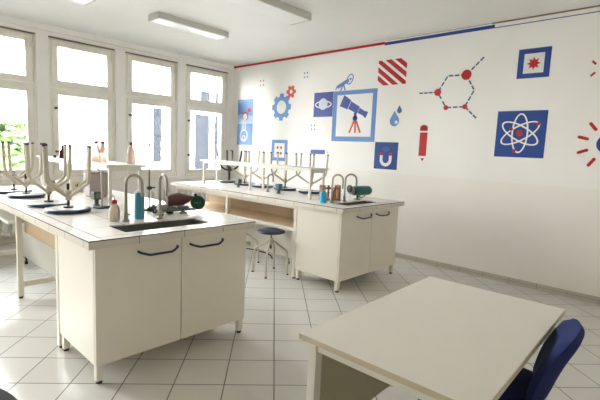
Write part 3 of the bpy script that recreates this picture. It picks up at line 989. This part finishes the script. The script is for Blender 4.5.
# ------------------------------------------------------------------ retort stands
def stand(x, y, top, m, label, clamp=None):
    t = thing('retort_stand', label, 'retort stand', (x, y, H), .3, 'retort stands')
    one('base', lambda bm: box(bm, -.06, -.045, 0, .06, .045, .014, .004), M_greenp, t)
    one('rod', lambda bm: tube(bm, [(0, 0, .0142), (0, 0, top - H)], .0055 if clamp else .009, 10), m, t, True)
    if clamp:
        one('clamp', lambda bm: (box(bm, -.014, -.014, clamp - H - .016, .018, .014, clamp - H + .012, .004), tube(bm, [(.01, 0, clamp - H), (.055, -.01, clamp - H)], .006, 8), tube(bm, [(-.01, .0, clamp - H), (-.03, .0, clamp - H)], .004, 8)), M_black, t, True)
        one('knob', lambda bm: lathe(bm, [(.0, 0), (.009, .0), (.009, .02), (0, .021)], (0, 0, top - H - .004), 12), M_black, t, True)
stand(1.455, 3.63, 1.225, M_steel, 'short light steel rod stand beside the green socket box')
stand(1.726, 3.335, 1.445, M_dark, 'tall thin dark retort stand with small black clamp behind the blue bottle', 1.09)

# tangle of leads at the foot of the stand
t = thing('test_leads', 'tangle of black leads on the bench behind the blue bottle', 'cable', (1.74, 3.2, H))
def leads(bm):
    for k in range(3):
        random.seed(k + 3)
        pts = []
        for j in range(40):
            a = j / 39 * 2 * pi * (1.4 + .3 * k)
            r = .055 + .02 * sin(3 * a + k)
            pts.append((r * cos(a) * 1.4 + .01 * k, r * sin(a) * .8, .006 + .012 * k + .012 * (1 + sin(2.3 * a + k))))
        tube(bm, pts, .005, 6)
one('lead', leads, M_black, t, True)
for k, (px, py) in enumerate(((.07, -.05), (-.06, -.045), (.02, .05))):
    one('plug', lambda bm, px=px, py=py: box(bm, px - .016, py - .009, .001, px + .016, py + .009, .02, .005), M_black, t)

# ------------------------------------------------------------------ maroon apparatus
t = thing('maroon_apparatus', 'maroon lab apparatus with a dark green disc by the left sink', 'lab apparatus', (1.84, 3.075, H), 0)
def mar(bm):
    secs = [(-.10, .030, .004), (-.085, .046, .002), (-.05, .052, .010), (0, .055, .012), (.05, .050, .010), (.085, .040, .012), (.12, .022, .016), (.15, .017, .016)]
    rings = []
    for xx, r, dz in secs:
        rings.append([bm.verts.new((xx, r * .85 * cos(2 * pi * k / 14) * (1 + .07 * sin(3 * k + xx * 60)), .102 + dz + r * sin(2 * pi * k / 14) * (1 + .06 * sin(2 * k + xx * 40)))) for k in range(14)])
    for A, B in zip(rings, rings[1:]):
        for k in range(14):
            bm.faces.new((A[k], A[(k + 1) % 14], B[(k + 1) % 14], B[k]))
    bm.faces.new(rings[0][::-1]); bm.faces.new(rings[-1])
one('housing', mar, M_maroon, t, True)
g = one('disc', lambda bm: lathe(bm, [(0, -.012), (.056, -.012), (.06, -.006), (.06, .006), (.054, .012), (0, .012)], (0, 0, 0), 32, 'y'), M_green, t, True)
g.location = (.165, -.045, .083)
g.rotation_euler = (radians(6), 0, radians(-33))
def letters(bm):
    for k in range(5):
        xx = -.03 + k * .0125
        box(bm, xx, -.0132, -.006, xx + .0035, -.012, .007)
        if k % 2 == 0:
            box(bm, xx + .0035, -.0132, .0035, xx + .0085, -.012, .007)
        else:
            box(bm, xx + .0035, -.0132, -.006, xx + .0085, -.012, -.0025)
one('pale_marking', letters, M_ink, g)
one('rim_knob', lambda bm: lathe(bm, [(.012, -.012), (.012, .012)], (-.02, 0, .065), 12, 'y'), M_black, g, True)
one('rail', lambda bm: (tube(bm, [(-.19, -.035, .03), (.13, -.035, .03)], .009, 10), tube(bm, [(-.19, .03, .03), (.13, .03, .03)], .009, 10)), M_greenp, t, True)
one('carriage', lambda bm: (box(bm, -.11, -.045, .026, -.03, .042, .058, .004), box(bm, .02, -.045, .026, .075, .042, .058, .004)), M_greenp, t)
one('support', lambda bm: (box(bm, -.17, -.03, .03, -.10, .03, .085, .005)), M_tap, t)
one('foot', lambda bm: lathe(bm, [(.03, .0), (.028, .008), (.012, .018), (.012, .03)], (-.175, -.035, 0), 14), M_black, t, True)
one('foot', lambda bm: lathe(bm, [(.03, .0), (.028, .008), (.012, .018), (.012, .03)], (.03, -.035, 0), 14), M_greenp, t, True)
one('foot', lambda bm: lathe(bm, [(.03, .0), (.028, .008), (.012, .018), (.012, .03)], (-.05, .03, 0), 14), M_black, t, True)
one('crank', lambda bm: tube(bm, [(.11, -.035, .03), (.135, -.05, .025), (.15, -.055, .05), (.14, -.05, .065)], .005, 8), M_black, t, True)

# ------------------------------------------------------------------ teal lamp
t = thing('teal_apparatus', 'teal cylinder apparatus lying level on a small stand beside the right sink', 'lab apparatus', (4.22, 2.95, H), radians(-14))
one('cylinder', lambda bm: lathe(bm, [(0, -.12), (.045, -.12), (.056, -.112), (.058, -.09), (.058, .11), (.054, .135), (.045, .15), (.02, .155), (0, .155)], (.045, 0, .105), 28, 'x'), M_teal, t, True)
one('collar', lambda bm: lathe(bm, [(.035, -.17), (.04, -.165), (.04, -.119)], (.045, 0, .10), 20, 'x'), M_steel, t, True)
one('rear_cap', lambda bm: lathe(bm, [(.03, -.185), (.046, -.18), (.046, -.166), (.03, -.164)], (.045, 0, .13), 18, 'x'), M_dark, t, True)
one('column', lambda bm: tube(bm, [(0, 0, .008), (0, 0, .05)], .012, 12), M_dark, t, True)
one('foot', lambda bm: lathe(bm, [(.04, 0), (.04, .006), (.02, .012)], seg=18), M_dark, t, True)
one('handle', lambda bm: tube(bm, [(.01, -.01, .03), (.05, -.02, .022), (.085, -.02, .03), (.115, -.01, .048)], .0065, 8), M_dark, t, True)
one('strut', lambda bm: tube(bm, [(.0, 0, .03), (.03, 0, .04), (.06, 0, .055)], .007, 8), M_dark, t, True)

# ------------------------------------------------------------------ wooden rack
t = thing('wooden_rack', 'brown wooden test tube rack on the right bench behind the taps', 'rack', (3.835, 3.07, H), radians(-20))
for s in (-1, 1):
    one('end_board', lambda bm, s=s: box(bm, s * .115 - .009, -.04, 0, s * .115 + .009, .04, .175, .003), M_brownwood, t)
one('base_board', lambda bm: box(bm, -.1055, -.04, .005, .1055, .04, .022, .002), M_brownwood, t)
one('top_board', lambda bm: (box(bm, -.1055, -.038, .13, .1055, -.02, .146, .002), box(bm, -.1055, .02, .13, .1055, .038, .146, .002), [box(bm, -.096 + .048 * k - .008, -.02, .13, -.096 + .048 * k + .008, .02, .146) for k in range(1, 4)]), M_brownwood, t)
for k in range(4):
    one('test_tube', lambda bm, k=k: lathe(bm, [(0, .024), (.008, .028), (.011, .036), (.011, .165), (.013, .168), (.013, .171)], (-.072 + .048 * k, 0, 0), 14), [M_bottle, mat('amber_tube', (.35, .12, .04), .3)][k % 2], t, True)
for k in range(3):
    one('peg', lambda bm, k=k: tube(bm, [(-.048 + .048 * k, -.03, .146), (-.048 + .048 * k, -.03, .178)], .006, 8), M_brownwood, t, True)

# things under the left shelf
t = thing('instrument_box', 'pinkish grey metal box under the raised shelf of the left bench', 'box', (1.725, 4.45, H))
one('casing', lambda bm: box(bm, -.095, -.08, .008, .095, .08, .235, .008), M_pinkgrey, t)
one('lid', lambda bm: box(bm, -.098, -.083, .2355, .098, .083, .248, .004), mat('lid_grey', (.25, .22, .21), .5), t)
for sx in (-1, 1):
    one('foot', lambda bm, sx=sx: box(bm, sx * .07 - .012, -.06, 0, sx * .07 + .012, .06, .0075), M_black, t)
t = thing('cream_carton', 'small open cream carton on the left bench behind the upturned stools', 'carton', (1.70, 4.92, H))
one('carton_body', lambda bm: (box(bm, -.06, -.05, 0, .06, .05, .004), box(bm, -.06, -.05, .004, -.056, .05, .11), box(bm, .056, -.05, .004, .06, .05, .11), box(bm, -.056, -.05, .004, .056, -.046, .11), box(bm, -.056, .046, .004, .056, .05, .11)), M_cream, t)
one('black_mark', lambda bm: (box(bm, -.03, -.0506, .07, -.02, -.0501, .085), box(bm, -.02, -.0506, .06, -.012, -.0501, .073), box(bm, -.012, -.0506, .067, -.002, -.0501, .095)), M_black, t)
t = thing('white_carton', 'small white box beside the cream carton on the left bench', 'box', (1.64, 5.18, H), .2)
one('box_body', lambda bm: box(bm, -.05, -.05, 0, .05, .05, .09, .003), M_shelf, t)
one('lid', lambda bm: box(bm, -.052, -.052, .0905, .052, .052, .105, .003), M_shelf, t)
bottle('glass_jar', 1.52, 5.15, H, [(0, 0), (.04, 0), (.044, .006), (.044, .08), (.036, .092)], [(.038, .092), (.038, .108), (0, .109)], M_bottle, mat('jar_lid', (.25, .28, .27), .4), 'small grey-lidded glass jar left of the white box on the left bench', None, 'jar')

# ------------------------------------------------------------------ desk
t = thing('teacher_desk', 'large cream-topped desk in the foreground with steel legs', 'desk', (1.752, .712, 0), radians(1.0))
hx, hy = .578, .347
one('desk_top', lambda bm: box(bm, -hx, -hy, .727, hx, hy, .75, .002), M_desk, t)
def dedge(bm):
    box(bm, -hx - .002, -hy - .002, .7275, -hx, hy + .002, .7485)
    box(bm, hx, -hy - .002, .7275, hx + .002, hy + .002, .7485)
    box(bm, -hx, -hy - .002, .7275, hx, -hy, .7485)
    box(bm, -hx, hy, .7275, hx, hy + .002, .7485)
one('edge_band', dedge, M_deskedge, t)
for sx in (-1, 1):
    for sy in (-1, 1):
        lx, ly = sx * (hx - .05), sy * (hy - .042)
        lg = one('leg', lambda bm, lx=lx, ly=ly: box(bm, lx - .02, ly - .02, .01, lx + .02, ly + .02, .727, .003), M_deskleg, t)
        one('foot', lambda bm, lx=lx, ly=ly: box(bm, lx - .022, ly - .022, 0, lx + .022, ly + .022, .012, .002), M_black, lg)
def aprons(bm):
    for sx in (-1, 1):
        lx = sx * (hx - .05)
        box(bm, lx - .012, -hy + .062, .682, lx + .012, hy - .062, .7265)
    for sy in (-1, 1):
        ly = sy * (hy - .042)
        box(bm, -hx + .07, ly - .012, .682, hx - .07, ly + .012, .7265)
one('apron', aprons, M_deskleg, t)
one('modesty_panel', lambda bm: box(bm, -hx + .07, hy - .05, .28, hx - .07, hy - .032, .6815), M_deskpan, t)

# ------------------------------------------------------------------ chairs
def chair(name, label, loc, rz, mf, group=None):
    t = thing(name, label, 'chair', loc, rz, group)
    # local: faces +y, seat centre at origin
    def pad(bm, w, d, th, z, bulge):
        n = 14
        m = 8
        top, bot = [], []
        for i in range(n + 1):
            for side, store in ((1, top), (-1, bot)):
                row = []
                for j in range(n + 1):
                    u, v = -1 + 2 * i / n, -1 + 2 * j / n
                    # squircle mapping
                    x = u * math.sqrt(1 - v * v * .28); y = v * math.sqrt(1 - u * u * .28)
                    e = max(0, 1 - max(abs(u), abs(v)) ** 6) ** .5
                    row.append(bm.verts.new((x * w / 2, y * d / 2, z + side * th / 2 * e + (bulge * (1 - u * u) * (1 - v * v) if side > 0 else 0))))
                store.append(row)
        for G in (top, bot):
            for i in range(n):
                for j in range(n):
                    f = (G[i][j], G[i + 1][j], G[i + 1][j + 1], G[i][j + 1])
                    bm.faces.new(f if G is top else f[::-1])
        bmesh.ops.remove_doubles(bm, verts=bm.verts[:], dist=1e-5)
    one('seat', lambda bm: pad(bm, .46, .44, .07, .465, .012), mf, t, True)
    bm = NB()
    pad(bm, .38, .355, .07, 0, .008)
    # stand the pad up, curve it and lean it back
    for v in bm.verts:
        x, y, z = v.co
        s = (y + .18)
        lean = .34 * s
        v.co = Vector((x, -.175 - lean - z - .10 * (1 - (x / .20) ** 2) * .25 + .02 * sin(pi * s / .36), .475 + s * .945))
    finish('backrest', bm, mf, t, True)
    one('back_bracket', lambda bm: (tube(bm, [(0, -.05, .41), (0, -.24, .405), (0, -.235, .42), (0, -.23, .45)], .012, 10), box(bm, -.06, -.15, .41, .06, .10, .428, .004)), M_black, t, True)
    one('gas_column', lambda bm: lathe(bm, [(.028, .10), (.028, .27), (.014, .275), (.014, .41)], seg=16), M_black, t, True)
    for k in range(5):
        a = 2 * pi * k / 5 + .3
        d = Vector((cos(a), sin(a), 0))
        lg = one('base_arm', lambda bm, d=d: tube(bm, [d * .02 + Vector((0, 0, .115)), d * .15 + Vector((0, 0, .095)), d * .27 + Vector((0, 0, .07))], [.022, .018, .013], 10), M_black, t, True)
        p = d * .27
        one('caster', lambda bm, p=p, d=d: (tube(bm, [p + Vector((0, 0, .045)), p + Vector((0, 0, .075))], .008, 8), tube(bm, [p + Vector((-d.y, d.x, 0)) * .018 + Vector((0, 0, .025)), p - Vector((-d.y, d.x, 0)) * .018 + Vector((0, 0, .025))], .025, 14)), M_black, lg, True)
    return t
chair('swivel_chair', 'blue padded swivel chair tucked under the right side of the desk', (1.905, .572, 0), radians(8.5), M_blue)
chair('grey_swivel_chair', 'dark grey padded chair whose seat corner shows at the bottom left corner', (.175, 1.73, 0), radians(-90), M_greyf)

# ------------------------------------------------------------------ outside
M_ground = mat('outside_asphalt', (.16, .16, .155), .9, noise=.1, nscale=2)
M_fac = mat('facade_pink_white', (.26, .205, .19), .85, noise=.03, nscale=.6)
M_fac2 = mat('facade_cream', (.28, .27, .255), .85, noise=.03, nscale=.6)
M_win = mat('outside_window_glass', (.0085, .0095, .012), .6, spec=.02)
M_pipe = mat('downpipe_pink', (.06, .024, .02), .6)
M_leaf = mat('leaf_green', (.055, .10, .025), .6, noise=.35, nscale=3)
M_bark = mat('bark', (.16, .12, .08), .9)
M_roof = mat('roof_red', (.10, .06, .05), .8)
struct(one('ground', lambda bm: box(bm, -40, YB + WT + .3, -3.2, 60, 60, -3.0), M_ground))

def building(name, label, x0, x1, y0, y1, zt, mf, wins, pipe=None, mw=None):
    t = thing(name, label, 'building', ((x0 + x1) / 2, y0, -3.0))
    X, Y, Z = t.location
    one('facade', lambda bm: box(bm, x0 - X, 0, 0, x1 - X, y1 - y0, zt - Z, .02), mf, t)
    one('roof', lambda bm: box(bm, x0 - X - .3, -.3, zt - Z, x1 - X + .3, y1 - y0 + .3, zt - Z + .18, .02), M_roof, t)
    for a, b, c, d in wins:
        wd = one('window', lambda bm, a=a, b=b, c=c, d=d: (box(bm, a - X - .06, -.04, b - Z - .06, a - X, .05, d - Z + .06), box(bm, c - X, -.04, b - Z - .06, c - X + .06, .05, d - Z + .06), box(bm, a - X, -.04, d - Z, c - X, .05, d - Z + .06), box(bm, a - X - .1, -.10, b - Z - .08, c - X + .1, .05, b - Z)), M_frame, t)
        one('pane', lambda bm, a=a, b=b, c=c, d=d: box(bm, a - X, -.015, b - Z, c - X, .02, d - Z), mw or M_win, wd)
    if pipe:
        one('downpipe', lambda bm: tube(bm, [(pipe - X, -.1, 0), (pipe - X, -.1, zt - Z)], .07, 12), M_pipe, t, True)
building('pink_building', 'pale pinkish building with a downpipe outside the second window', 3.9, 5.85, 14.0, 22.0, 5.2, M_fac, [(5.02, 2.05, 5.16, 2.5), (5.3, 2.15, 5.42, 2.55), (5.45, 1.1, 5.7, 1.5)], 4.84, mat('pinkish_curtained_glass', (.05, .036, .033), .6, spec=.02))
building('tall_window_building', 'pale building with tall dark windows outside the two right windows', 6.5, 15.0, 12.6, 22.0, 5.6, M_fac2, [(6.62, .9, 6.92, 2.6), (8.15, .45, 8.75, 2.55), (8.95, .45, 9.3, 2.55), (8.35, 3.0, 8.75, 3.35), (8.95, 3.0, 9.35, 3.35), (9.55, 3.0, 9.95, 3.35)])
building('far_white_building', 'far white building behind the tree outside the leftmost window', -6.0, 3.4, 24.0, 30.0, 7.5, M_fac2, [(1.0, 2.0, 1.8, 3.4), (3.0 - .9, 2.0, 2.9, 3.4)])
def tree(x, y, h, r, label, seed):
    rnd = random.Random(seed)
    t = thing('leafy_tree', label, 'tree', (x, y, -3.0))
    one('trunk', lambda bm: tube(bm, [(0, 0, 0), (.05, .02, h * .35), (-.05, .05, h * .62), (.05, 0, h * .8)], [.16, .13, .09, .04], 10), M_bark, t, True)
    def crown(bm):
        for _ in range(2600):
            a, b = rnd.uniform(0, 2 * pi), math.acos(rnd.uniform(-1, 1))
            rr = r * rnd.uniform(.35, 1.0) ** .5 * (1 + .25 * sin(3 * a + seed) * sin(2 * b))
            c = Vector((rr * sin(b) * cos(a), rr * sin(b) * sin(a), h * .68 + rr * 1.25 * cos(b)))
            d = Vector((rnd.uniform(-1, 1), rnd.uniform(-1, 1), rnd.uniform(-.6, .6))).normalized()
            u, v = frame_axes(d)
            s = rnd.uniform(.09, .16)
            vs = [bm.verts.new(c + u * (p * s) + v * (q * s * .6)) for p, q in ((-1, 0), (-.3, .8), (.6, .6), (1, 0), (.6, -.6), (-.3, -.8))]
            bm.faces.new(vs)
    one('foliage', crown, M_leaf, t)
tree(2.35, 13.2, 5.6, 1.15, 'green leafy tree outside the leftmost window', 3)

# ------------------------------------------------------------------ light
w = bpy.data.worlds.new('overcast_sky')
S.world = w
w.use_nodes = True
nt = w.node_tree
bg = nt.nodes['Background']
tc = nt.nodes.new('ShaderNodeTexCoord')
sep = nt.nodes.new('ShaderNodeSeparateXYZ')
nt.links.new(tc.outputs['Generated'], sep.inputs[0])
mp = nt.nodes.new('ShaderNodeMapRange')
mp.inputs[1].default_value = -.05
mp.inputs[2].default_value = .8
nt.links.new(sep.outputs[2], mp.inputs[0])
rp = nt.nodes.new('ShaderNodeValToRGB')
rp.color_ramp.elements[0].color = (1.0, .985, .95, 1)
rp.color_ramp.elements[1].color = (.84, .92, 1.0, 1)
nt.links.new(mp.outputs[0], rp.inputs[0])
nt.links.new(rp.outputs[0], bg.inputs[0])
bg.inputs[1].default_value = 5.0

for i, (a, b) in enumerate(WX):
    ld = bpy.data.lights.new('window_portal', 'AREA')
    ld.shape = 'RECTANGLE'
    ld.size = b - a - .08
    ld.size_y = WZ1 - WZ0 - .08
    ld.cycles.is_portal = True
    lo = bpy.data.objects.new('window_portal', ld)
    lo.location = ((a + b) / 2, YB + WT + .01, (WZ0 + WZ1) / 2)
    lo.rotation_euler = (radians(-90), 0, 0)
    link(lo)

S.view_settings.view_transform = 'Standard'
S.view_settings.look = 'None'
S.view_settings.gamma = 1
S.view_settings.use_curve_mapping = False
S.view_settings.exposure = 3.6
S.cycles.max_bounces = 14
S.cycles.diffuse_bounces = 10
S.cycles.transparent_max_bounces = 12
S.cycles.use_denoising = True
S.cycles.caustics_reflective = False
S.cycles.caustics_refractive = False

# ------------------------------------------------------------------ camera
yaw, pit, rol, ch, f = .82483, .11644, -.04421, 1.4561, 419.78
fw = Vector((sin(yaw), cos(yaw), 0)); rt = Vector((cos(yaw), -sin(yaw), 0)); up = Vector((0, 0, 1))
F = fw * cos(pit) - up * sin(pit)
U = up * cos(pit) + fw * sin(pit)
R2 = rt * cos(rol) - U * sin(rol)
U2 = rt * sin(rol) + U * cos(rol)
cd = bpy.data.cameras.new('camera')
co = bpy.data.objects.new('camera', cd)
cd.sensor_width = 36
cd.sensor_fit = 'HORIZONTAL'
cd.lens = f / 600 * 36
cd.clip_start = .02
co.matrix_world = Matrix(((R2.x, U2.x, -F.x, 0), (R2.y, U2.y, -F.y, 0), (R2.z, U2.z, -F.z, ch), (0, 0, 0, 1)))
link(co)
S.camera = co
